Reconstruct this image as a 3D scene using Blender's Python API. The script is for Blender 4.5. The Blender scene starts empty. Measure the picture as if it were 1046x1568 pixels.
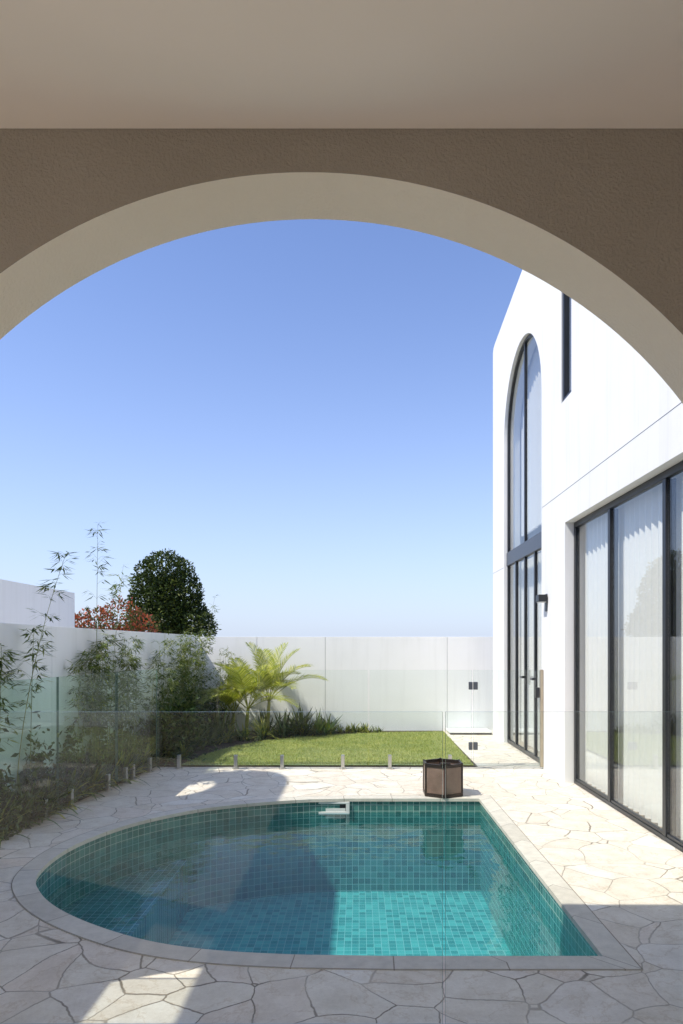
import bpy, bmesh, math, random
from mathutils import Vector, Matrix
from mathutils.geometry import tessellate_polygon
random.seed(7)
R=random.uniform
sc=bpy.context.scene
sc.view_settings.view_transform='Standard'
sc.view_settings.look='None'
sc.view_settings.exposure=0
SUN=Vector((1,0.515,-1.6)).normalized()
ELEV=math.asin(-SUN.z); AZ=math.atan2(-SUN.x,-SUN.y)

# ---------------------------------------------------------------- materials
def new_mat(name):
    m=bpy.data.materials.new(name); m.use_nodes=True
    nt=m.node_tree; nt.nodes.clear()
    out=nt.nodes.new('ShaderNodeOutputMaterial')
    return m,nt,out
def N(nt,t,**k):
    n=nt.nodes.new(t)
    for a,b in k.items(): setattr(n,a,b)
    return n
def L(nt,a,b): nt.links.new(a,b)
def ramp(nt,fac,stops):
    r=N(nt,'ShaderNodeValToRGB')
    el=r.color_ramp.elements
    el[0].position=stops[0][0]; el[0].color=(*stops[0][1],1)
    el[1].position=stops[-1][0]; el[1].color=(*stops[-1][1],1)
    for p,c in stops[1:-1]:
        e=el.new(p); e.color=(*c,1)
    L(nt,fac,r.inputs[0]); return r.outputs[0]
def math_n(nt,op,a,b=None,clamp=False):
    n=N(nt,'ShaderNodeMath',operation=op); n.use_clamp=clamp
    for i,v in enumerate((a,b)):
        if v is None: continue
        if isinstance(v,(int,float)): n.inputs[i].default_value=v
        else: L(nt,v,n.inputs[i])
    return n.outputs[0]
def mixc(nt,fac,a,b,bt='MIX'):
    n=N(nt,'ShaderNodeMix',data_type='RGBA',blend_type=bt)
    for s,v in ((n.inputs[0],fac),(n.inputs[6],a),(n.inputs[7],b)):
        if isinstance(v,(int,float)): s.default_value=v
        elif isinstance(v,tuple): s.default_value=(*v,1)
        else: L(nt,v,s)
    return n.outputs[2]
def noise(nt,scale,detail=4,rough=.55,coord=None):
    n=N(nt,'ShaderNodeTexNoise'); n.inputs['Scale'].default_value=scale
    n.inputs['Detail'].default_value=detail; n.inputs['Roughness'].default_value=rough
    if coord is None:
        coord=N(nt,'ShaderNodeTexCoord').outputs['Object']
    L(nt,coord,n.inputs['Vector']); return n.outputs['Fac']

def stucco(name,c1,c2,bscale=160,bd=.004,bs=.5,streak=0.0):
    m,nt,out=new_mat(name)
    b=N(nt,'ShaderNodeBsdfPrincipled'); b.inputs['Roughness'].default_value=.9
    col=ramp(nt,noise(nt,1.3,5,.6),[(.3,c1),(.7,c2)])
    if streak>0:
        tc=N(nt,'ShaderNodeTexCoord').outputs['Object']
        mp=N(nt,'ShaderNodeMapping'); mp.inputs['Scale'].default_value=(9,9,.5); L(nt,tc,mp.inputs[0])
        s=ramp(nt,noise(nt,1.0,5,.6,mp.outputs[0]),[(.5,(1,1,1)),(.8,(1-streak,1-streak,1-streak*1.1))])
        col=mixc(nt,1.0,col,s,'MULTIPLY')
    L(nt,col,b.inputs['Base Color'])
    bp=N(nt,'ShaderNodeBump'); bp.inputs['Strength'].default_value=bs; bp.inputs['Distance'].default_value=bd
    L(nt,noise(nt,bscale,3,.6),bp.inputs['Height']); L(nt,bp.outputs[0],b.inputs['Normal'])
    L(nt,b.outputs[0],out.inputs[0]); return m
def plain(name,c,rough=.5,metal=0.0,var=.12,spec=.5):
    m,nt,out=new_mat(name)
    b=N(nt,'ShaderNodeBsdfPrincipled'); b.inputs['Metallic'].default_value=metal
    b.inputs['Specular IOR Level'].default_value=spec
    lo=tuple(x*(1-var) for x in c); hi=tuple(min(1,x*(1+var)) for x in c)
    nz=noise(nt,6,4)
    L(nt,ramp(nt,nz,[(.3,lo),(.7,hi)]),b.inputs['Base Color'])
    rr=N(nt,'ShaderNodeMapRange'); rr.inputs[3].default_value=rough*.85; rr.inputs[4].default_value=min(1,rough*1.15)
    L(nt,nz,rr.inputs[0]); L(nt,rr.outputs[0],b.inputs['Roughness'])
    L(nt,b.outputs[0],out.inputs[0]); return m
def schlick(nt,f0,mul=1.0):
    lw=N(nt,'ShaderNodeLayerWeight'); lw.inputs[0].default_value=.5
    p=math_n(nt,'POWER',lw.outputs['Facing'],5.0)
    p=math_n(nt,'MULTIPLY',p,(1-f0)*mul)
    return math_n(nt,'ADD',p,f0),lw
def glass(name,tint,f0=.04,rough=0.0,wav=0.0,mul=1.0):
    m,nt,out=new_mat(name)
    tr=N(nt,'ShaderNodeBsdfTransparent'); tr.inputs[0].default_value=(*tint,1)
    gl=N(nt,'ShaderNodeBsdfGlossy'); gl.inputs['Roughness'].default_value=rough
    mx=N(nt,'ShaderNodeMixShader'); f,lw=schlick(nt,f0,mul)
    if wav>0:
        bp=N(nt,'ShaderNodeBump'); bp.inputs['Strength'].default_value=1; bp.inputs['Distance'].default_value=wav
        L(nt,noise(nt,1.2,1,.4),bp.inputs['Height']); L(nt,bp.outputs[0],gl.inputs['Normal'])
    L(nt,f,mx.inputs[0]); L(nt,tr.outputs[0],mx.inputs[1]); L(nt,gl.outputs[0],mx.inputs[2])
    L(nt,mx.outputs[0],out.inputs[0]); return m
def leaf(name,stops,trans=.35,rough=.5):
    m,nt,out=new_mat(name)
    g=N(nt,'ShaderNodeNewGeometry')
    col=ramp(nt,g.outputs['Random Per Island'],stops)
    b=N(nt,'ShaderNodeBsdfPrincipled'); b.inputs['Roughness'].default_value=rough
    b.inputs['Specular IOR Level'].default_value=.35
    t=N(nt,'ShaderNodeBsdfTranslucent'); mx=N(nt,'ShaderNodeMixShader'); mx.inputs[0].default_value=trans
    L(nt,col,b.inputs['Base Color']); L(nt,mixc(nt,1.0,col,(1.0,1.0,.5),'MULTIPLY'),t.inputs[0])
    L(nt,b.outputs[0],mx.inputs[1]); L(nt,t.outputs[0],mx.inputs[2]); L(nt,mx.outputs[0],out.inputs[0]); return m

WHITE=stucco('white_render',(.80,.79,.765),(.84,.83,.81),130,.004,.5,.10)
BOUND=stucco('boundary_render',(.87,.86,.83),(.91,.90,.875),110,.003,.35,.08)
BEIGE=stucco('beige_render_shaded',(.31,.27,.215),(.36,.315,.255),80,.009,1.0)  # same render as the soffit, darkened to paint shade on the arch face
SOFFIT=stucco('beige_render_lit',(.80,.70,.55),(.84,.74,.59),80,.006,.7)  # same render, lightened to paint bounced light on the arch soffit
CEIL=stucco('ceiling_paint',(.89,.80,.685),(.92,.83,.715),60,.001,.1)
BLACK=plain('black_aluminium',(.022,.024,.028),.35,.2)
GREYF=plain('grey_steel',(.09,.10,.12),.4,.3)
STEEL=plain('brushed_steel',(.55,.54,.51),.32,.9)
WHITEP=plain('white_plastic',(.70,.70,.67),.4)
SOIL=plain('soil',(.06,.045,.03),.95,0,.4)
GLASS=glass('pool_fence_glass',(.97,.99,.98),.02)
SGLASS=glass('side_fence_glass',(.86,.935,.895),.03,0,0,.5)
GEDGE=plain('glass_edge',(.22,.32,.26),.25)
WGLASS=glass('window_glass',(.975,.985,.98),.06,0,.0006)

def paving():
    m,nt,out=new_mat('crazy_paving_stone')
    tc=N(nt,'ShaderNodeTexCoord').outputs['Object']
    nz=N(nt,'ShaderNodeTexNoise'); nz.inputs['Scale'].default_value=1.6; nz.inputs['Detail'].default_value=1
    L(nt,tc,nz.inputs['Vector'])
    off=N(nt,'ShaderNodeVectorMath',operation='MULTIPLY_ADD')
    L(nt,nz.outputs['Color'],off.inputs[0]); off.inputs[1].default_value=(.34,.34,0); L(nt,tc,off.inputs[2])
    nz2=N(nt,'ShaderNodeTexNoise'); nz2.inputs['Scale'].default_value=26; nz2.inputs['Detail'].default_value=2
    L(nt,tc,nz2.inputs['Vector'])
    off2=N(nt,'ShaderNodeVectorMath',operation='MULTIPLY_ADD')
    L(nt,nz2.outputs['Color'],off2.inputs[0]); off2.inputs[1].default_value=(.014,.014,0); L(nt,off.outputs[0],off2.inputs[2])
    flat=N(nt,'ShaderNodeMapping'); flat.inputs['Scale'].default_value=(1,1,0); L(nt,off2.outputs[0],flat.inputs[0])
    ve=N(nt,'ShaderNodeTexVoronoi',feature='DISTANCE_TO_EDGE'); ve.inputs['Scale'].default_value=3.4; L(nt,flat.outputs[0],ve.inputs['Vector'])
    vc=N(nt,'ShaderNodeTexVoronoi',feature='F1'); vc.inputs['Scale'].default_value=3.4; L(nt,flat.outputs[0],vc.inputs['Vector'])
    sp=N(nt,'ShaderNodeSeparateColor'); L(nt,vc.outputs['Color'],sp.inputs[0])
    base=ramp(nt,sp.outputs[0],[(0,(.74,.66,.555)),(.35,(.785,.725,.63)),(.7,(.76,.665,.57)),(1,(.81,.765,.69))])
    cl=ramp(nt,noise(nt,7,6,.65,tc),[(.3,(.85,.82,.78)),(.62,(1.02,1.01,1.0))])
    base=mixc(nt,1.0,base,cl,'MULTIPLY')
    fine=ramp(nt,noise(nt,60,4,.7,tc),[(.3,(.93,.92,.90)),(.6,(1.02,1.02,1.02))])
    base=mixc(nt,1.0,base,fine,'MULTIPLY')
    vein=math_n(nt,'ABSOLUTE',math_n(nt,'SUBTRACT',noise(nt,3.2,7,.6,off.outputs[0]),.5))
    vf=ramp(nt,vein,[(0,(.74,.65,.54)),(.013,(1,1,1))])
    base=mixc(nt,.5,base,vf,'MULTIPLY')
    j=ramp(nt,ve.outputs['Distance'],[(.007,(0,0,0)),(.015,(1,1,1))])
    jc=ramp(nt,noise(nt,1.6,3,.5,tc),[(.38,(.20,.16,.115)),(.62,(.54,.47,.38))])
    col=mixc(nt,j,jc,base)
    b=N(nt,'ShaderNodeBsdfPrincipled'); b.inputs['Roughness'].default_value=.75
    L(nt,col,b.inputs['Base Color'])
    bp=N(nt,'ShaderNodeBump'); bp.inputs['Strength'].default_value=.55; bp.inputs['Distance'].default_value=.005
    h=math_n(nt,'ADD',math_n(nt,'MULTIPLY',noise(nt,14,5,.6,tc),.4),math_n(nt,'MULTIPLY',j,.5))
    L(nt,h,bp.inputs['Height']); L(nt,bp.outputs[0],b.inputs['Normal'])
    L(nt,b.outputs[0],out.inputs[0]); return m
PAVE=paving()

def coping_mat():
    m,nt,out=new_mat('coping_stone')
    uv=N(nt,'ShaderNodeTexCoord').outputs['UV']
    s=N(nt,'ShaderNodeSeparateXYZ'); L(nt,uv,s.inputs[0])
    u=math_n(nt,'DIVIDE',s.outputs[0],.46); fr=math_n(nt,'FRACT',u)
    j=math_n(nt,'LESS_THAN',fr,.012)
    fl=math_n(nt,'FLOOR',u); wn=N(nt,'ShaderNodeTexWhiteNoise',noise_dimensions='1D'); L(nt,fl,wn.inputs['W'])
    base=ramp(nt,wn.outputs['Value'],[(0,(.60,.55,.475)),(1,(.70,.65,.57))])
    base=mixc(nt,1.0,base,ramp(nt,noise(nt,14,6,.65),[(.3,(.84,.83,.80)),(.65,(1.03,1.02,1))]),'MULTIPLY')
    edge=math_n(nt,'GREATER_THAN',s.outputs[1],.955)
    jj=math_n(nt,'MAXIMUM',j,edge)
    col=mixc(nt,jj,base,(.26,.215,.165))
    b=N(nt,'ShaderNodeBsdfPrincipled'); b.inputs['Roughness'].default_value=.7
    L(nt,col,b.inputs['Base Color']); L(nt,b.outputs[0],out.inputs[0]); return m
COPE=coping_mat()

def tile_mat(k=1.0,name='pool_mosaic_tile'):
    m,nt,out=new_mat(name)
    uv=N(nt,'ShaderNodeTexCoord').outputs['UV']
    br=N(nt,'ShaderNodeTexBrick'); br.offset=0; br.squash=1
    br.inputs['Scale'].default_value=1; br.inputs['Brick Width'].default_value=.058; br.inputs['Row Height'].default_value=.058
    br.inputs['Mortar Size'].default_value=.0022; br.inputs['Mortar Smooth'].default_value=.1; br.inputs['Bias'].default_value=0
    br.inputs['Color1'].default_value=(0,0,0,1); br.inputs['Color2'].default_value=(1,1,1,1); br.inputs['Mortar'].default_value=(.5,.5,.5,1)
    L(nt,uv,br.inputs['Vector'])
    col=ramp(nt,br.outputs['Color'],[(0,(.04*k,.16*k,.145*k)),(.5,(.06*k,.22*k,.195*k)),(1,(.10*k,.29*k,.25*k))])
    col=mixc(nt,br.outputs['Fac'],col,(.40,.52,.47))
    b=N(nt,'ShaderNodeBsdfPrincipled'); b.inputs['Roughness'].default_value=.2
    L(nt,col,b.inputs['Base Color']); L(nt,b.outputs[0],out.inputs[0]); return m
TILE=tile_mat(.85)
TILEF=tile_mat(1.5,'pool_floor_tile')

def water_mat():
    m,nt,out=new_mat('pool_water')
    tr=N(nt,'ShaderNodeBsdfTransparent'); tr.inputs[0].default_value=(.62,.93,1.0,1)
    gl=N(nt,'ShaderNodeBsdfGlossy'); gl.inputs['Roughness'].default_value=.0
    bp=N(nt,'ShaderNodeBump'); bp.inputs['Strength'].default_value=1; bp.inputs['Distance'].default_value=.008
    tc=N(nt,'ShaderNodeTexCoord').outputs['Object']
    L(nt,noise(nt,4.5,3,.5,tc),bp.inputs['Height']); L(nt,bp.outputs[0],gl.inputs['Normal'])
    mx=N(nt,'ShaderNodeMixShader'); f,lw=schlick(nt,.02,.8)
    L(nt,f,mx.inputs[0]); L(nt,tr.outputs[0],mx.inputs[1]); L(nt,gl.outputs[0],mx.inputs[2])
    L(nt,mx.outputs[0],out.inputs[0]); return m
WATER=water_mat()

def grass_sheet():
    m,nt,out=new_mat('lawn_turf')
    b=N(nt,'ShaderNodeBsdfPrincipled'); b.inputs['Roughness'].default_value=.9
    c=ramp(nt,noise(nt,30,6,.7),[(.3,(.19,.22,.05)),(.7,(.34,.36,.11))])
    c=mixc(nt,1.0,c,ramp(nt,noise(nt,2.5,3),[(.35,(.75,.82,.8)),(.65,(1.2,1.12,1.0))]),'MULTIPLY')
    L(nt,c,b.inputs['Base Color']); L(nt,b.outputs[0],out.inputs[0]); return m
TURF=grass_sheet()
BLADE=leaf('grass_blade',[(0,(.20,.27,.06)),(.5,(.37,.42,.11)),(.85,(.50,.51,.18)),(1,(.62,.54,.27))],.3,.7)
TREEL=leaf('tree_leaf',[(0,(.014,.028,.006)),(.5,(.035,.062,.012)),(.85,(.085,.115,.02)),(1,(.16,.18,.035))],.2)
UNDL=leaf('understorey_leaf',[(0,(.02,.045,.012)),(.5,(.055,.10,.025)),(.85,(.11,.17,.04)),(1,(.2,.25,.07))],.3)
HEDR=leaf('hedge_leaf_red',[(0,(.06,.09,.02)),(.4,(.15,.13,.04)),(.6,(.38,.09,.05)),(1,(.55,.14,.08))],.3)
BAML=leaf('bamboo_leaf',[(0,(.05,.085,.015)),(.5,(.12,.17,.03)),(.8,(.23,.28,.06)),(1,(.38,.40,.11))],.35)
PALML=leaf('palm_leaf',[(0,(.18,.25,.03)),(.4,(.38,.42,.06)),(.8,(.60,.60,.13)),(1,(.72,.70,.22))],.4,.4)
STRAP=leaf('strap_leaf',[(0,(.03,.06,.018)),(.5,(.07,.12,.035)),(1,(.17,.23,.07))],.2,.35)
YSTRAP=leaf('yellow_strap_leaf',[(0,(.14,.19,.03)),(.5,(.32,.34,.06)),(1,(.50,.47,.11))],.3,.4)
BARK=plain('bark',(.13,.10,.07),.9,0,.35)
CULM=plain('bamboo_culm',(.26,.27,.09),.5,0,.3)

# ---------------------------------------------------------------- helpers
def link(o,parent=None):
    sc.collection.objects.link(o)
    if parent: o.parent=parent
    return o
def group(name):
    e=bpy.data.objects.new(name,None); e.empty_display_size=.2; return link(e)
def mesh_obj(name,vs,fs,mat,parent=None,recalc=True,smooth=False,mats=None,fm=None):
    me=bpy.data.meshes.new(name); me.from_pydata([tuple(v) for v in vs],[],fs)
    for mm in (mats or [mat]): me.materials.append(mm)
    if fm: me.polygons.foreach_set('material_index',fm)
    if recalc:
        bm=bmesh.new(); bm.from_mesh(me); bmesh.ops.recalc_face_normals(bm,faces=bm.faces); bm.to_mesh(me); bm.free()
    if smooth: me.polygons.foreach_set('use_smooth',[True]*len(me.polygons))
    me.update()
    return link(bpy.data.objects.new(name,me),parent)
def box(name,x0,x1,y0,y1,z0,z1,mat,parent=None,bev=0.0):
    vs=[(x,y,z) for x in (x0,x1) for y in (y0,y1) for z in (z0,z1)]
    fs=[(0,1,3,2),(4,6,7,5),(0,4,5,1),(2,3,7,6),(0,2,6,4),(1,5,7,3)]
    o=mesh_obj(name,vs,fs,mat,parent)
    if bev>0:
        b=o.modifiers.new('b','BEVEL'); b.width=bev; b.segments=2
    return o
def prism(name,loops,mp,w0,w1,mat,parent=None):
    tri=tessellate_polygon([[Vector((u,v,0)) for u,v in lp] for lp in loops])
    flat=[p for lp in loops for p in lp]; n=len(flat)
    vs=[mp(u,v,w0) for u,v in flat]+[mp(u,v,w1) for u,v in flat]
    fs=[tuple(t) for t in tri]+[tuple(n+i for i in reversed(t)) for t in tri]
    k=0
    for lp in loops:
        m=len(lp)
        for i in range(m):
            a=k+i; b=k+(i+1)%m; fs.append((a,b,n+b,n+a))
        k+=m
    return mesh_obj(name,vs,fs,mat,parent)
def sheet(name,loops,z,mat,parent=None):
    tri=tessellate_polygon([[Vector((u,v,0)) for u,v in lp] for lp in loops])
    flat=[p for lp in loops for p in lp]
    o=mesh_obj(name,[(u,v,z) for u,v in flat],[tuple(t) for t in tri],mat,parent,recalc=False)
    bm=bmesh.new(); bm.from_mesh(o.data)
    for f in bm.faces:
        if f.normal.z<0: f.normal_flip()
    bm.to_mesh(o.data); bm.free(); return o
def cyl(name,p0,p1,r0,r1,mat,parent=None,n=16):
    p0=Vector(p0);p1=Vector(p1); d=(p1-p0).normalized(); q=d.to_track_quat('Z','Y')
    vs=[];fs=[]
    for p,r in ((p0,r0),(p1,r1)):
        for i in range(n):
            a=2*math.pi*i/n; vs.append(p+q@Vector((math.cos(a)*r,math.sin(a)*r,0)))
    for i in range(n): fs.append((i,(i+1)%n,n+(i+1)%n,n+i))
    fs.append(tuple(range(n))[::-1]); fs.append(tuple(range(n,2*n)))
    return mesh_obj(name,vs,fs,mat,parent)

class MB:
    def __init__(s): s.v=[];s.f=[]
    def diamond(s,p,d,up,l,w):
        d=d.normalized(); side=d.cross(up)
        if side.length<1e-4: side=Vector((1,0,0))
        side.normalize(); k=len(s.v)
        s.v+=[p,p+d*l*.45+side*w/2,p+d*l,p+d*l*.45-side*w/2]; s.f.append((k,k+1,k+2,k+3))
    def blade(s,p,d,l,w,bend,segs=5,fold=0.0):
        d=d.normalized(); h=Vector((d.x,d.y,0)); 
        if h.length<1e-3: h=Vector((R(-1,1),R(-1,1),0))
        h.normalize(); side=Vector((-h.y,h.x,0)); k=len(s.v); pos=p.copy(); cur=d.copy()
        for i in range(segs+1):
            t=i/segs; ww=w*(1-t)**.6*(.6+.8*t if t<.5 else 1)*.5
            if i==segs: ww=w*.02
            s.v+=[pos+side*ww,pos-side*ww]
            if i<segs: s.f.append((k+2*i,k+2*i+1,k+2*i+3,k+2*i+2))
            cur=(cur+Vector((0,0,-bend/segs))).normalized(); pos=pos+cur*l/segs
    def tube(s,pts,r0,r1,n=6):
        k=len(s.v); m=len(pts)
        for j,p in enumerate(pts):
            d=(pts[min(j+1,m-1)]-pts[max(j-1,0)]).normalized(); q=d.to_track_quat('Z','Y'); r=r0+(r1-r0)*j/(m-1)
            for i in range(n):
                a=2*math.pi*i/n; s.v.append(p+q@Vector((math.cos(a)*r,math.sin(a)*r,0)))
        for j in range(m-1):
            for i in range(n):
                s.f.append((k+j*n+i,k+j*n+(i+1)%n,k+(j+1)*n+(i+1)%n,k+(j+1)*n+i))
    def obj(s,name,mat,parent=None,smooth=False): return mesh_obj(name,s.v,s.f,mat,parent,recalc=False,smooth=smooth)
def rv(): 
    while True:
        v=Vector((R(-1,1),R(-1,1),R(-1,1)))
        if .05<v.length<1: return v.normalized()

# ---------------------------------------------------------------- pool outline
ctrl=[(-.45,6.45),(-.95,6.30),(-1.44,6.04),(-1.86,5.56),(-2.08,4.95),(-2.06,4.36),(-1.87,3.98),(-1.56,3.66),(-1.13,3.38),(-.75,3.245),(-.30,3.185)]
def catmull(P,n=8):
    Q=[(P[0][0]+.35,P[0][1]+.03)]+P+[(P[-1][0]+.4,P[-1][1]-.02)]
    out=[]
    for i in range(1,len(Q)-2):
        p0,p1,p2,p3=[Vector(Q[i+k]) for k in (-1,0,1,2)]
        for j in range(n):
            t=j/n
            out.append(tuple(.5*((2*p1)+(p2-p0)*t+(2*p0-5*p1+4*p2-p3)*t*t+(3*p1-p0-3*p2+p3)*t**3)))
    out.append(P[-1]); return out
PO=[(1.15,3.17),(1.15,6.48),(-.05,6.48)]+catmull(ctrl)+[(.15,3.17)]   # CCW
def offset(P,d):
    out=[];n=len(P)
    for i in range(n):
        a=Vector(P[i-1]);b=Vector(P[i]);c=Vector(P[(i+1)%n])
        e1=(b-a).normalized();e2=(c-b).normalized()
        n1=Vector((e1.y,-e1.x));n2=Vector((e2.y,-e2.x)); m=(n1+n2); m.normalize()
        out.append(tuple(b+m*d/max(.5,m.dot(n1))))
    return out
arc=[0]
for i in range(len(PO)): arc.append(arc[-1]+(Vector(PO[(i+1)%len(PO)])-Vector(PO[i])).length)

pool=group('swimming_pool')
def strip(name,A,za,B,zb,mat,parent,uva,uvb):
    n=len(A); vs=[];fs=[];uvs=[]
    for i in range(n):
        j=(i+1)%n; k=len(vs)
        vs+=[(*A[i],za),(*A[j],za),(*B[j],zb),(*B[i],zb)]; fs.append((k,k+1,k+2,k+3))
        uvs+=[(arc[i],uva),(arc[i+1],uva),(arc[i+1],uvb),(arc[i],uvb)]
    o=mesh_obj(name,vs,fs,mat,parent,recalc=False)
    ul=o.data.uv_layers.new(name='UVMap')
    for li,l in enumerate(o.data.loops): ul.data[li].uv=uvs[l.vertex_index]
    return o
FLOORZ=-.88
strip('tiled_wall',PO,-.001,PO,FLOORZ,TILE,pool,.001,FLOORZ)
fl=sheet('tiled_floor',[PO],FLOORZ,TILEF,pool)
def planar_uv(o):
    ul=o.data.uv_layers.new(name='UVMap')
    for li,l in enumerate(o.data.loops):
        v=o.data.vertices[l.vertex_index].co; ul.data[li].uv=(v.x,v.y)
planar_uv(fl)
ins=offset(PO,-.014); outr=offset(PO,.12)
strip('coping_top',ins,.004,outr,.004,COPE,pool,0,1)
strip('coping_nose',ins,.004,ins,-.024,COPE,pool,0,.2)
strip('coping_underside',ins,-.024,PO,-.024,COPE,pool,0,.2)
strip('coping_back',outr,.004,outr,-.01,COPE,pool,0,.2)
wat=sheet('pool_water',[PO],-.135,WATER,pool)
bench=[p for p in PO if p[0]<-1.45]
b=prism('submerged_bench',[offset(bench,-.002)],lambda u,v,w:(u,v,w),FLOORZ+.01,-.42,TILE,pool); planar_uv(b)
sk=group('pool_skimmer')
box('faceplate_top',-.41,-.09,6.455,6.476,-.047,-.026,WHITEP,sk,.004)
box('faceplate_bottom',-.41,-.09,6.455,6.476,-.145,-.118,WHITEP,sk,.004)
box('faceplate_left',-.41,-.375,6.456,6.475,-.118,-.047,WHITEP,sk,.003)
box('faceplate_right',-.125,-.09,6.456,6.475,-.118,-.047,WHITEP,sk,.003)
box('skimmer_throat',-.374,-.126,6.470,6.477,-.117,-.048,BLACK,sk)
box('weir_flap',-.37,-.13,6.460,6.465,-.117,-.088,WHITEP,sk)

# ---------------------------------------------------------------- ground
gr=sheet('ground',[[(-600,-600),(600,-600),(600,900),(-600,900)],list(reversed(offset(PO,.01)))],-.03,plain('earth_ground',(.30,.28,.22),.95,0,.3))
deck=sheet('paved_terrace',[[(-9.0,-12.0),(9,-12.0),(9,2.6),(2.35,2.6),(2.35,11.62),(-2.80,11.62),(-2.80,2.6),(-9.0,2.6)],list(reversed(PO))],0,PAVE)
sheet('garden_bed_soil',[[(-2.785,3.5),(-2.72,3.5),(-2.72,5.2),(-2.43,8.03),(-2.43,8.17),(1.42,8.17),(1.42,11.61),(-2.785,11.61)]],.008,SOIL)
LP=[(-2.15,8.2),(1.38,8.2),(1.42,11.45),(.5,11.33),(-.32,11.1),(-.95,10.75),(-1.49,10.3),(-1.85,9.6),(-2.05,9.0)]
lawn=group('lawn')
sheet('turf',[LP],.016,TURF,lawn)
def inside(x,y,P):
    c=False;n=len(P)
    for i in range(n):
        x1,y1=P[i];x2,y2=P[(i+1)%n]
        if (y1>y)!=(y2>y) and x<(x2-x1)*(y-y1)/(y2-y1)+x1: c=not c
    return c
mb=MB()
while len(mb.f)<36000:
    x=R(-2.2,1.44);yy=R(8.18,11.5)
    if inside(x,yy,LP):
        k=len(mb.v);a=R(0,6.28);h=R(.012,.036);w=R(.002,.0045)
        dx,dy=math.cos(a)*w,math.sin(a)*w; lx,ly=R(-.02,.02),R(-.02,.02)
        mb.v+=[Vector((x-dx,yy-dy,.012)),Vector((x+dx,yy+dy,.012)),Vector((x+lx,yy+ly,.012+h))]; mb.f.append((k,k+1,k+2))
mb.obj('grass_blades',BLADE,lawn)

# ---------------------------------------------------------------- pavilion with arch
pav=group('arched_pavilion')
AX,AR,AZc=-.187,1.85,1.30
HP=3.44
ol=[(-2.75,0),(AX-AR,0)]
for i in range(97):
    a=math.pi-math.pi*i/96; ol.append((AX+AR*math.cos(a),AZc+AR*math.sin(a)))
ol+=[(AX+AR,0),(2.16,0),(2.16,HP),(-2.75,HP)]
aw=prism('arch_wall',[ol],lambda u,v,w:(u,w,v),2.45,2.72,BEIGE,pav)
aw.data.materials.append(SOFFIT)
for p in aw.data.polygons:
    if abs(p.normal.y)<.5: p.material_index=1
box('ceiling_slab',-2.75,2.16,-4.2,2.448,3.305,HP-.003,CEIL,pav)
def archhole(c,z0,z1,w):
    r=w/2; P=[(c-r,z0),(c+r,z0)]
    for i in range(17):
        a=math.pi*i/16; P.append((c+r*math.cos(a),z1-r+r*math.sin(a)))
    return P
sw=[(-3.9,.003),(-3.8,.003),(-3.8,3.24),(0.5,3.24),(0.5,.003),(2.447,.003),(2.447,3.303),(-3.9,3.303)]  # unseen west opening added so sun bounces warm light onto the ceiling
sun_slot=[(.75,2.45),(2.25,2.45),(2.25,3.26),(.75,3.26)]  # unseen slot added and shaped to throw a sun patch on the left paving
prism('side_wall_west',[sw,sun_slot],lambda u,v,w:(w,u,v),-2.75,-2.60,CEIL,pav)
box('side_wall_east',1.95,2.16,-3.9,2.447,.003,3.303,CEIL,pav)
box('rear_wall',-2.75,2.16,-4.2,-3.902,.003,3.303,CEIL,pav)

# ---------------------------------------------------------------- frameless glass fences
def panel(name,x0,y0,x1,y1,z0,z1,parent,t=.006,gm=None):
    a=Vector((x0,y0,0));b=Vector((x1,y1,0));d=(b-a).normalized();n=Vector((-d.y,d.x,0))*t
    P=[a-n,b-n,b+n,a+n]
    vs=[(p.x,p.y,z) for z in (z0,z1) for p in P]
    fs=[(0,1,5,4),(2,3,7,6),(1,2,6,5),(3,0,4,7),(4,5,6,7),(3,2,1,0)]
    return mesh_obj(name,vs,fs,None,parent,mats=[gm or GLASS,GEDGE],fm=[0,0,1,1,1,1])
def group_child(name,parent):
    e=bpy.data.objects.new(name,None); link(e,parent); return e
def spigot(x,y,parent,i):
    p=group_child('spigot_%d'%i,parent)
    cyl('base_plate_%d'%i,(x,y,.001),(x,y,.012),.042,.042,STEEL,p,20)
    o=box('clamp_post_%d'%i,x-.021,x+.021,y-.026,y+.026,.012,.165,STEEL,p,.006)
nf=group('glass_pool_fence')
panel('glass_panel_1',-2.03,2.59,.3165,2.59,.01,1.2,nf)
panel('glass_panel_2',.3275,2.59,1.655,2.59,.01,1.2,nf)
box('base_channel',-2.03,1.655,2.575,2.605,.001,.0095,STEEL,nf)
rf=group('glass_pool_fence')
Yf=8.05;q=Yf/1046
def fx(px): return (px-550)*q
for i,(a,c) in enumerate([(243,395),(398,563),(566,722)]): panel('glass_panel_%d'%i,fx(a),Yf,fx(c),Yf,.05,1.165,rf)
for i,px in enumerate([274,361,432,525,597,689]): spigot(fx(px),Yf,rf,i)
gate=group('glass_gate')
panel('gate_leaf',fx(725),Yf,fx(826),Yf,.04,1.165,gate)
for i,z in enumerate((.98,.27)):
    box('hinge_fixed_%d'%i,fx(718),fx(723.6),Yf-.02,Yf+.02,z-.045,z+.045,GREYF,gate,.004)
    box('hinge_leaf_%d'%i,fx(725),fx(731.5),Yf-.02,Yf+.02,z-.045,z+.045,GREYF,gate,.004)
box('latch',fx(820),fx(826),Yf-.025,Yf+.025,.84,.96,BLACK,gate,.004)
box('wall_channel',2.135,2.165,Yf-.022,Yf+.022,.02,1.17,plain('bronze_channel',(.42,.36,.27),.4,.4),gate,.003)
lf=group('glass_pool_fence')
A=Vector((-2.385,8.02));B=Vector((-2.78,4.5))
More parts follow.
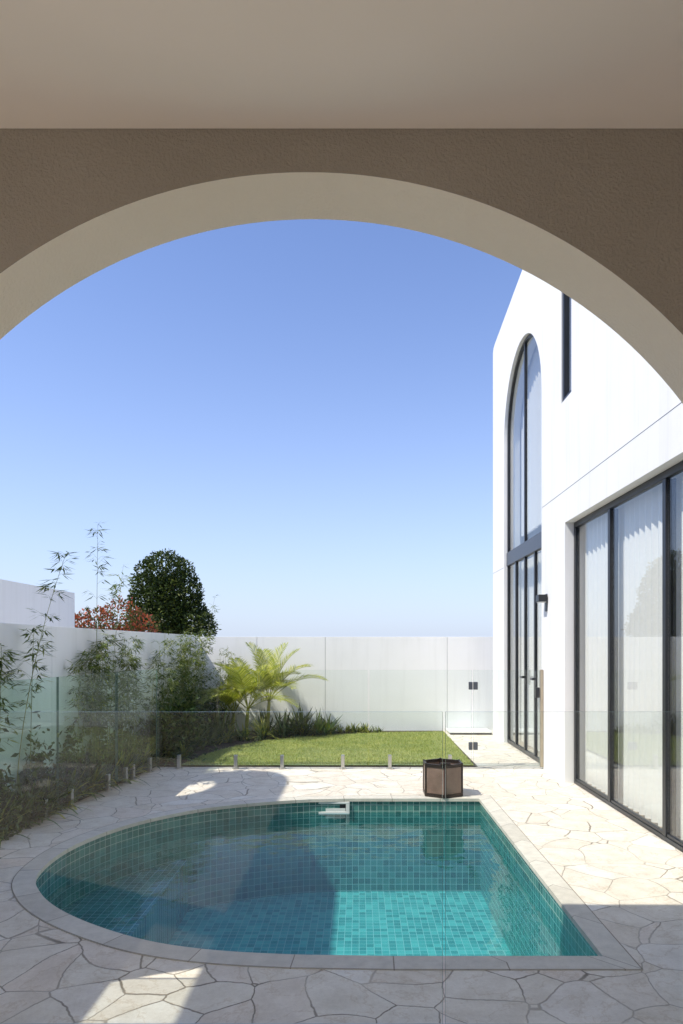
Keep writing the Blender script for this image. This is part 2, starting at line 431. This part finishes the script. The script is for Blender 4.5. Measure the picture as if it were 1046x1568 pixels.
def onl(px):
    best=None
    for i in range(1001):
        t=-.1+1.2*i/1000;p=A.lerp(B,t);x=550+1046*p.x/p.y
        if best is None or abs(x-px)<best[0]: best=(abs(x-px),p)
    return best[1]
pts=[onl(240),onl(179),onl(177),onl(89),onl(87),onl(-40)]
for i in range(3):
    a,c=pts[2*i],pts[2*i+1]; panel('glass_panel_%d'%i,a.x,a.y,c.x,c.y,.05,1.18,lf,.006,SGLASS)
for i,px in enumerate([229,203,192,165,108,68,-10]):
    p=onl(px); spigot(p.x,p.y,lf,i)

# ---------------------------------------------------------------- boundary walls
bw=group('rear_boundary_wall')
xs=[-3.0,-1.74,-.577,1.50,2.55]
for i in range(4): box('render_panel_%d'%i,xs[i]+.003,xs[i+1]-.003,11.62,11.80,-.02,1.605,BOUND,bw,.003)
box('joint_backing',-2.99,2.54,11.64,11.79,-.02,1.598,GREYF,bw)
lw_=group('side_boundary_wall')
ys=[2.75,4.4,6.2,8.0,9.8,11.615]
for i in range(5): box('render_panel_%d'%i,-3.0,-2.79,ys[i]+.002,ys[i+1]-.002,-.02,1.63,BOUND,lw_,.003)
box('neighbouring_wall',-5.2,-5.0,7.0,12.0,-.02,2.38,BOUND)
so=[(1.3,0),(6.25,0)]
for i in range(9):
    a=math.pi/2*i/8; so.append((6.25-1.0+1.0*math.cos(a),5.0+1.0*math.sin(a)))
so+=[(1.3,6.0)]
prism('unseen_shadow_caster',[so,archhole(5.45,3.7,5.1,.75)],lambda u,v,w:(w,u,v),-4.7,-4.5,BOUND)  # unseen wall added, outline and hole shaped to cast the left-hand shadows

# ---------------------------------------------------------------- white house on the right
house=group('white_house')
HX=2.17
ac,ar,asz=9.17,1.05,4.5
win=[(6.98,4.05),(7.33,4.05),(7.33,5.9),(6.98,5.9)]
wl=[(2.73,-.02),(3.0,-.02),(3.0,2.75),(7.2,2.75),(7.2,-.02),(ac-ar,-.02),(ac-ar,asz)]
for i in range(1,32):
    a=math.pi-math.pi*i/32; wl.append((ac+ar*math.cos(a),asz+ar*math.sin(a)))
wl+=[(ac+ar,asz),(ac+ar,-.02),(11.07,-.02),(11.07,6.20),(11.03,6.25),(10.9,6.28),(9.2,6.44),(2.73,7.05)]
prism('facade_wall',[wl,win],lambda u,v,w:(w,u,v),HX,HX+.24,WHITE,house)
box('end_wall',HX+.241,8.0,10.9,11.07,-.02,6.2,WHITE,house)
box('back_wall',7.0,7.2,2.73,10.899,-.02,6.2,WHITE,house)
box('near_wall',HX+.241,6.99,2.73,2.9,-.02,6.2,WHITE,house)
box('partition_wall',2.9,6.99,7.45,7.6,.02,6.1,WHITE,house)
box('interior_floor',2.28,6.99,2.901,10.899,-.02,.006,plain('timber_floor',(.42,.33,.24),.4,0,.2),house)
box('first_floor_slab',HX+.41,6.99,2.901,10.899,2.80,3.05,WHITE,house)
box('roof_slab',HX+.241,6.99,2.901,10.899,6.0,6.19,WHITE,house)
box('expansion_joint',HX-.0015,HX+.01,2.74,8.09,3.086,3.090,GREYF,house)
box('expansion_joint_end',HX-.0015,HX+.01,10.24,11.06,2.62,2.624,GREYF,house)
FX=2.275
def fr(name,y0,y1,z0,z1,x0=FX-.012,x1=FX+.035,mat=BLACK): return box(name,x0,x1,y0,y1,z0,z1,mat,house,.003)
fr('door_head',3.0,7.197,2.69,2.748); fr('door_track',3.0,7.197,.008,.04)
for i,yy in enumerate([7.17,6.19,5.07,3.95,3.03]):
    w=.028
    fr('door_stile_%d'%i,yy-w,yy+w,.041,2.689)
    if 0<i<4: fr('door_stile_inner_%d'%i,yy-.05,yy+.0,.042,2.685,FX+.037,FX+.058)
yy=[7.14,6.22,6.16,5.10,5.04,3.98,3.92,3.06]
for i in range(4):
    box('door_glass_%d'%i,FX+.006,FX+.012,yy[2*i+1],yy[2*i],.041,2.689,WGLASS,house)
    fr('door_bottom_rail_%d'%i,yy[2*i+1],yy[2*i],.041,.065,FX-.005,FX+.025)
GX=2.235
def arcband(name,r0,r1,x0,x1,mat):
    P=[(ac+r1*math.cos(math.pi*i/32),asz+r1*math.sin(math.pi*i/32)) for i in range(33)]+[(ac+r0*math.cos(math.pi*i/32),asz+r0*math.sin(math.pi*i/32)) for i in range(32,-1,-1)]
    prism(name,[P],lambda u,v,w:(w,u,v),x0,x1,mat,house)
arcband('arch_frame',ar-.04,ar-.002,GX-.018,GX+.02,BLACK)
for i,(y0,y1) in enumerate([(ac-ar+.002,ac-ar+.04),(ac+ar-.04,ac+ar-.002)]):
    fr('arch_jamb_%d'%i,y0,y1,2.84,asz,GX-.018,GX+.02)
    fr('arch_door_jamb_%d'%i,y0,y1,.01,2.64,GX-.018,GX+.02)
fr('transom',ac-ar+.002,ac+ar-.002,2.642,2.838,GX-.03,GX+.03,GREYF)
fr('arch_mullion',ac-.022,ac+.022,2.84,asz+ar-.045,GX-.016,GX+.018)
for i,yy_ in enumerate((ac-.52,ac-.0,ac+.52)): fr('french_door_stile_%d'%i,yy_-.028,yy_+.028,.06,2.64,GX-.016,GX+.018)
fr('french_door_sill',ac-ar+.041,ac+ar-.041,.008,.058,GX-.017,GX+.019)
gp=[(ac-ar+.035,2.84),(ac+ar-.035,2.84)]+[(ac+(ar-.035)*math.cos(math.pi*i/32),asz+(ar-.035)*math.sin(math.pi*i/32)) for i in range(33)]
prism('arch_glass',[gp],lambda u,v,w:(w,u,v),GX+.003,GX+.009,WGLASS,house)
box('french_door_glass',GX+.003,GX+.009,ac-ar+.035,ac+ar-.035,.058,2.642,WGLASS,house)
for i,yy_ in enumerate((ac-.09,ac-.62)):
    box('door_handle_plate_%d'%i,GX-.030,GX-.017,yy_-.02,yy_+.02,.93,1.13,BLACK,house,.003)
    box('door_handle_lever_%d'%i,GX-.07,GX-.030,yy_-.012,yy_+.012,1.02,1.05,BLACK,house,.003)
    box('door_handle_grip_%d'%i,GX-.085,GX-.071,yy_-.06,yy_+.05,1.022,1.048,BLACK,house,.003)
for n_,a in (('slot_frame_a',(6.982,7.01)),('slot_frame_b',(7.265,7.328))): fr(n_,a[0],a[1],4.09,5.9,HX+.01,HX+.07)
fr('slot_frame_sill',6.982,7.328,4.052,4.089,HX+.01,HX+.07)
box('slot_glass',HX+.04,HX+.046,7.01,7.265,4.089,5.9,WGLASS,house)
def cm():
    m,nt,out=new_mat('sheer_curtain')
    d=N(nt,'ShaderNodeBsdfDiffuse'); t=N(nt,'ShaderNodeBsdfTranslucent')
    c=ramp(nt,noise(nt,40,3),[(.3,(.91,.90,.87)),(.7,(.95,.94,.91))])
    L(nt,c,d.inputs[0]); L(nt,c,t.inputs[0])
    m1=N(nt,'ShaderNodeMixShader'); m1.inputs[0].default_value=.12; L(nt,d.outputs[0],m1.inputs[1]); L(nt,t.outputs[0],m1.inputs[2])
    L(nt,m1.outputs[0],out.inputs[0]); return m
SHEER=cm()
def curtain(name,y0,y1,z0,z1,x,per=.12,amp=.020):
    n=int((y1-y0)/.012); vs=[];fs=[]
    for i in range(n+1):
        yv=y0+(y1-y0)*i/n; ph=2*math.pi*yv/per+1.3*math.sin(yv*3.1)
        xx=x+amp*math.sin(ph)*(1+.3*math.sin(yv*7))
        xb=x+amp*1.35*math.sin(ph+.35*math.sin(yv*5))
        vs+=[(xb,yv,z0),(xx,yv,z1)]
        if i<n: fs.append((2*i,2*i+2,2*i+3,2*i+1))
    return mesh_obj(name,vs,fs,SHEER,house,recalc=False,smooth=True)
curtain('sheer_curtain_1',2.95,7.16,.03,2.78,2.385)
curtain('sheer_curtain_2',6.6,7.4,3.3,5.9,2.44)
curtain('sheer_curtain_3',8.13,10.21,3.08,5.9,2.44)
curtain('sheer_curtain_5',8.13,10.21,.03,2.7,2.44)

ws=group('wall_sconce')
box('backplate',HX-.012,HX-.001,7.86,7.94,1.85,2.05,BLACK,ws,.002)
box('lamp_head',HX-.11,HX-.013,7.83,7.97,1.96,2.04,BLACK,ws,.004)
box('lamp_lens',HX-.10,HX-.02,7.84,7.96,1.952,1.959,WHITEP,ws)

st=group('garden_step')
box('step_slab',1.47,2.165,11.12,11.60,.03,.055,WHITE,st,.004)
box('step_shadow_line',1.49,2.165,11.15,11.59,.002,.029,BLACK,st)  # black block standing in for the shadow line under the slab

# ---------------------------------------------------------------- hexagonal lantern by the pool
BRZ=plain('bronze_panel',(.25,.165,.125),.35,.1,.25); DBR=plain('dark_bronze',(.045,.033,.028),.4,.5)
lan=group('bronze_lantern')
cx,cy,r=.815,6.66,.20
P=[(cx+r*math.sin(math.pi/3*i+math.pi),cy+r*math.cos(math.pi/3*i+math.pi)) for i in range(6)]
for i in range(6):
    a=Vector((*P[i],0));c=Vector((*P[(i+1)%6],0))
    cyl('corner_post_%d'%i,(a.x,a.y,.008),(a.x,a.y,.325),.011,.011,DBR,lan,8)
    d=(c-a);n=Vector((d.y,-d.x,0)).normalized()
    for nm,z0,z1,t,m_ in (('panel',.04,.29,.003,BRZ),('bottom_rail',.008,.04,.009,DBR),('top_rail',.29,.32,.009,DBR)):
        vs=[(p.x,p.y,z) for z in (z0,z1) for p in (a-n*t,c-n*t,c+n*t,a+n*t)]
        mesh_obj('%s_%d'%(nm,i),vs,[(0,1,5,4),(1,2,6,5),(2,3,7,6),(3,0,4,7),(4,5,6,7),(3,2,1,0)],m_,lan)
sheet('inner_floor',[[(p[0],p[1]) for p in P]],.03,DBR,lan)
box('handle_bracket',cx-.05,cx+.05,cy-r-.012,cy-r+.012,.321,.342,DBR,lan,.004)
cyl('candle',(cx,cy,.03),(cx,cy,.15),.04,.04,WHITEP,lan)

# ---------------------------------------------------------------- vegetation
def tree(name,cx,cy,lobes,n,lsz,mat,trunk=None):
    g=group(name); mb=MB(); tot=sum(l[3]*l[4]*l[5] for l in lobes)
    for (lx,ly,lz,a,b_,c) in lobes:
        for _ in range(int(n*(a*b_*c)/tot)):
            d=rv(); clump=math.sin(d.x*7+lx*3)*math.sin(d.y*6+lz*5)*math.sin(d.z*8+1)
            rr=(R(.45,1)**.35)*(1+.13*clump)+R(-.05,.07)
            if clump<-.35 and random.random()<.6: rr*=.78
            p=Vector((cx+lx+d.x*a*rr,cy+ly+d.y*b_*rr,lz+d.z*c*rr))
            o=(d+rv()*.9).normalized()
            mb.diamond(p,o,rv(),lsz*R(.6,1.4),lsz*R(.4,.75))
    mb.obj('foliage',mat,g)
    if trunk:
        t=MB(); base=Vector((cx,cy,-.03)); top=Vector((cx+.1,cy,trunk))
        t.tube([base,base.lerp(top,.5)+Vector((.06,0,0)),top],.16,.09,10)
        for k in range(7):
            a=k*2.4; l=lobes[k%len(lobes)]
            e=Vector((cx+l[0]*.8+math.cos(a)*.5,cy+math.sin(a)*.5,l[2]+.2))
            t.tube([top-Vector((0,0,.2)),top.lerp(e,.5)+Vector((0,0,.15)),e],.06,.015,6)
        t.obj('trunk_and_limbs',BARK,g,True)
    return g
tree('round_topped_tree',-7.1,25,[(0.0,0,4.2,.75,.9,.72),(-.55,0,4.0,.55,.7,.62),(.5,0,3.98,.6,.7,.68),(-.65,0,3.4,.6,.8,.7),(.65,0,3.4,.65,.9,.8),(.1,-.4,3.3,.7,.7,.7),(-.7,0,2.8,.65,.9,.7),(.75,0,2.7,.7,.9,.8),(0,-.3,2.6,.8,.8,.8),(.65,0,2.1,.95,.9,.9),(-.4,.2,2.1,1.0,.9,.9),(1.15,-.1,2.05,.7,.8,.8)],22000,.115,TREEL,1.8)
tree('red_tipped_hedge',-6.6,18,[(-.9,0,1.75,.6,.5,.55),(-.3,0,1.8,.6,.5,.65),(.3,0,1.95,.6,.5,.75),(.8,0,1.75,.5,.5,.6),(-.6,.1,1.2,.9,.5,.8),(.5,.1,1.2,.9,.5,.8)],8000,.09,HEDR,1.0)

def bamboo(name,culms):
    g=group(name); t=MB(); lv=MB()
    for (x,yv,h,lx,ly,dens,start) in culms:
        pts=[]
        for i in range(9):
            s=i/8; pts.append(Vector((x+lx*s**1.8,yv+ly*s**1.8,h*s*(1-.04*s))))
        t.tube(pts,.005,.0013,5)
        nb=int(dens*h*11)
        for _ in range(nb):
            s=R(start,1.0); f=s*8;i=min(7,int(f)); p=pts[i].lerp(pts[i+1],f-i)
            a=R(0,6.28); up=R(.1,.9); bl=R(.05,.21)*(1.15-s*.5)
            d=Vector((math.cos(a)*.8,math.sin(a)*.8,up)).normalized(); e=p+d*bl
            t.tube([p,p.lerp(e,.5)+Vector((0,0,.01)),e],.0012,.0006,3)
            for k in range(random.randint(5,9)):
                q_=p.lerp(e,R(.3,1.0)); aa=a+R(-1.3,1.3)
                dd=Vector((math.cos(aa),math.sin(aa),R(-.9,.35)))
                lv.diamond(q_,dd,Vector((R(-.5,.5),R(-.5,.5),1)),R(.06,.12),R(.009,.017))
    t.obj('culms',CULM,g); lv.obj('leaves',BAML,g); return g
bamboo('bamboo',[(-2.70,5.35,2.28,.36,.1,1.5,.5),(-2.70,5.0,1.45,.02,.05,2.4,.5),(-2.72,5.15,1.5,-.03,.1,2.4,.5),(-2.7,5.6,1.62,.03,0,1.2,.6),(-2.7,4.9,1.3,0,0,2.2,.5)])
bamboo('bamboo',[(-2.68,6.95,2.80,.02,.0,.8,.55),(-2.66,7.25,2.4,.12,.1,1.2,.5)]+[(-2.68+R(-.06,.06),R(6.3,8.1),R(1.3,1.70),R(-.06,.12),R(-.1,.1),2.3,.38) for _ in range(20)])
bamboo('bamboo',[(-2.55,10.9,2.35,.25,0,1.0,.5),(-2.6,10.3,2.0,.1,0,1.0,.4)]+[(-2.6+R(-.08,.1),R(8.4,11.2),R(1.1,1.72),R(-.05,.25),R(-.1,.1),2.5,.12) for _ in range(30)])
bamboo('bamboo',[(-2.1+R(-.2,.2),11.3+R(-.1,.1),R(1.2,1.55),R(-.1,.2),0,1.2,.2) for _ in range(6)])

def palm(name,x,yv,trunk,nf,L0,seed):
    random.seed(seed); g=group(name); t=MB(); lv=MB()
    top=Vector((x+.03,yv,trunk)); t.tube([Vector((x,yv,-.01)),Vector((x+.01,yv,trunk*.5)),top],.035,.025,10)
    for i in range(nf):
        a=i*2.4+R(-.3,.3); e=R(.45,1.15) if i%3 else R(1.1,1.4)
        d=Vector((math.cos(a)*math.cos(e),math.sin(a)*math.cos(e)*.6,math.sin(e))).normalized()
        l=L0*R(.8,1.1); segs=14; p=top.copy(); pts=[p.copy()]; cur=d.copy(); dirs=[cur.copy()]
        for s in range(segs):
            cur=(cur+Vector((0,0,-.085*(.4+s/segs*1.3)))+Vector((d.x,d.y,0))*.03).normalized(); p=p+cur*l/segs; pts.append(p.copy()); dirs.append(cur.copy())
        t.tube(pts,.007,.0015,5)
        for s in range(4*5,segs*5):
            f=s/5; i0=min(segs-1,int(f)); p=pts[i0].lerp(pts[i0+1],f-i0); c=dirs[i0]; u=(f/segs)
            side=c.cross(Vector((0,0,1)))
            if side.length<.15: side=Vector((-math.sin(a),math.cos(a),0))
            side.normalize(); upv=side.cross(c).normalized()
            ll=l*.34*math.sin(math.pi*min(1,max(.12,(u*.95+.03))))**.6
            for sg in (-1,1):
                dd=(side*sg+c*(.6+.6*u)+upv*R(.15,.4)).normalized()
                k=len(lv.v); w=.013; wv=c*w/2; m=p+dd*ll*.5; e_=p+dd*ll+Vector((0,0,-ll*R(.05,.25)))
                lv.v+=[p-wv*.5,p+wv*.5,m+wv,m-wv,e_]; lv.f+=[(k,k+1,k+2,k+3),(k+3,k+2,k+4)]
    t.obj('trunk_and_ribs',YSTRAP,g,True); lv.obj('fronds',PALML,g)
palm('palm_tree',-1.78,10.75,.45,12,.95,3)
palm('palm_tree',-1.48,11.0,.55,12,.95,5)
palm('palm_tree',-2.05,11.0,.35,8,.8,9)
random.seed(21)
def rosette(mb,x,yv,h,n,w,spread=1.0,bend=1.1):
    for i in range(n):
        a=R(0,6.28); e=R(.5,1.45)
        d=Vector((math.cos(a)*math.cos(e)*spread,math.sin(a)*math.cos(e)*spread,math.sin(e)))
        mb.blade(Vector((x+R(-.03,.03),yv+R(-.03,.03),.01)),d,h*R(.7,1.2),w*R(.7,1.2),bend*R(.4,1.3))
g1=MB();g2=MB();g3=MB()
for i in range(38):
    x=R(-2.05,-.35); yv=10.45+(x+1.5)*.62+R(-.05,.35)
    rosette(g1 if random.random()<.6 else g2,x,min(yv,11.45),R(.22,.42),R(12,20).__int__(),.04)
for i in range(12):
    rosette(g1,-1.05+R(-.6,.55),11.1+R(-.25,.25),R(.38,.5),14,.06,1,.5)
for (x,yv) in [(-2.35,8.6),(-2.5,9.0),(-2.3,9.4),(-2.15,9.9),(-2.45,9.7),(-2.5,8.4),(-2.1,10.3),(-2.3,10.6)]:
    rosette(g1,x,yv,R(.40,.55),26,.055,1.1,.9)
    rosette(g3,x+.1,yv+.1,R(.25,.4),20,.04)
for i in range(16): rosette(g2 if i%2 else g3,R(-.35,.45),11.4+R(-.05,.08),R(.10,.2),16,.03)
for i in range(40): 
    yv=R(5.0,8.1); rosette(g1 if i%3 else g2,-2.72+.2*(yv-5.0)/3+R(-.04,.0),yv,R(.24,.46),16,.04)
g1.obj('strap_leaf_plants',STRAP); g2.obj('yellow_flax_plants',YSTRAP); g3.obj('low_border_shrubs',BAML)
fil=MB()
for i in range(7500):
    yv=R(8.3,11.5); x=-2.7+abs(random.gauss(0,.22)); z=abs(random.gauss(.15,.28))
    if z<1.0 and x<-1.9: fil.diamond(Vector((x,yv,.01+z)),rv(),rv(),R(.06,.11),R(.02,.04))
for i in range(8500):
    yv=R(5.0,8.3); x=-2.77+abs(random.gauss(0,.07)); z=abs(random.gauss(.1,.19))*(1+.4*math.sin(yv*9))
    fil.diamond(Vector((x,yv,.01+z)),rv(),rv(),R(.045,.09),R(.02,.035))
fil.obj('shrub_understorey',UNDL)

# ---------------------------------------------------------------- light, sky, camera
w=bpy.data.worlds.new('World'); sc.world=w; w.use_nodes=True; nt=w.node_tree
bg=nt.nodes['Background']; sky=nt.nodes.new('ShaderNodeTexSky'); sky.sky_type='NISHITA'
sky.sun_disc=False; sky.sun_elevation=ELEV; sky.sun_rotation=AZ % (2*math.pi)
sky.air_density=1.0; sky.dust_density=.2; sky.ozone_density=2.0
gain=mixc(nt,1.0,sky.outputs[0],(1.25,1.24,1.50),'MULTIPLY')
gcoord=N(nt,'ShaderNodeTexCoord').outputs['Generated']; sx=N(nt,'ShaderNodeSeparateXYZ'); L(nt,gcoord,sx.inputs[0])
hz=math_n(nt,'POWER',math_n(nt,'SUBTRACT',1.0,math_n(nt,'MAXIMUM',sx.outputs[2],0.0),True),4.8)
col=mixc(nt,math_n(nt,'MULTIPLY',hz,.95),gain,(4.0,4.75,6.1))
L(nt,col,bg.inputs[0]); bg.inputs[1].default_value=.15
sd=bpy.data.lights.new('sun','SUN'); sd.energy=5; sd.angle=math.radians(.5); sd.color=(1,.95,.855)
so_=bpy.data.objects.new('sun',sd); so_.rotation_euler=SUN.to_track_quat('-Z','Y').to_euler(); so_.location=(-8,-4,14); link(so_)
cd=bpy.data.cameras.new('camera'); co=bpy.data.objects.new('camera',cd); link(co)
co.location=(0,0,1.45); co.rotation_euler=(math.radians(90),0,0)
cd.sensor_fit='VERTICAL'; cd.sensor_height=36; cd.sensor_width=24; cd.lens=24.0
cd.shift_x=-27/1568; cd.shift_y=205/1568; cd.clip_start=.05; cd.clip_end=3000
sc.camera=co
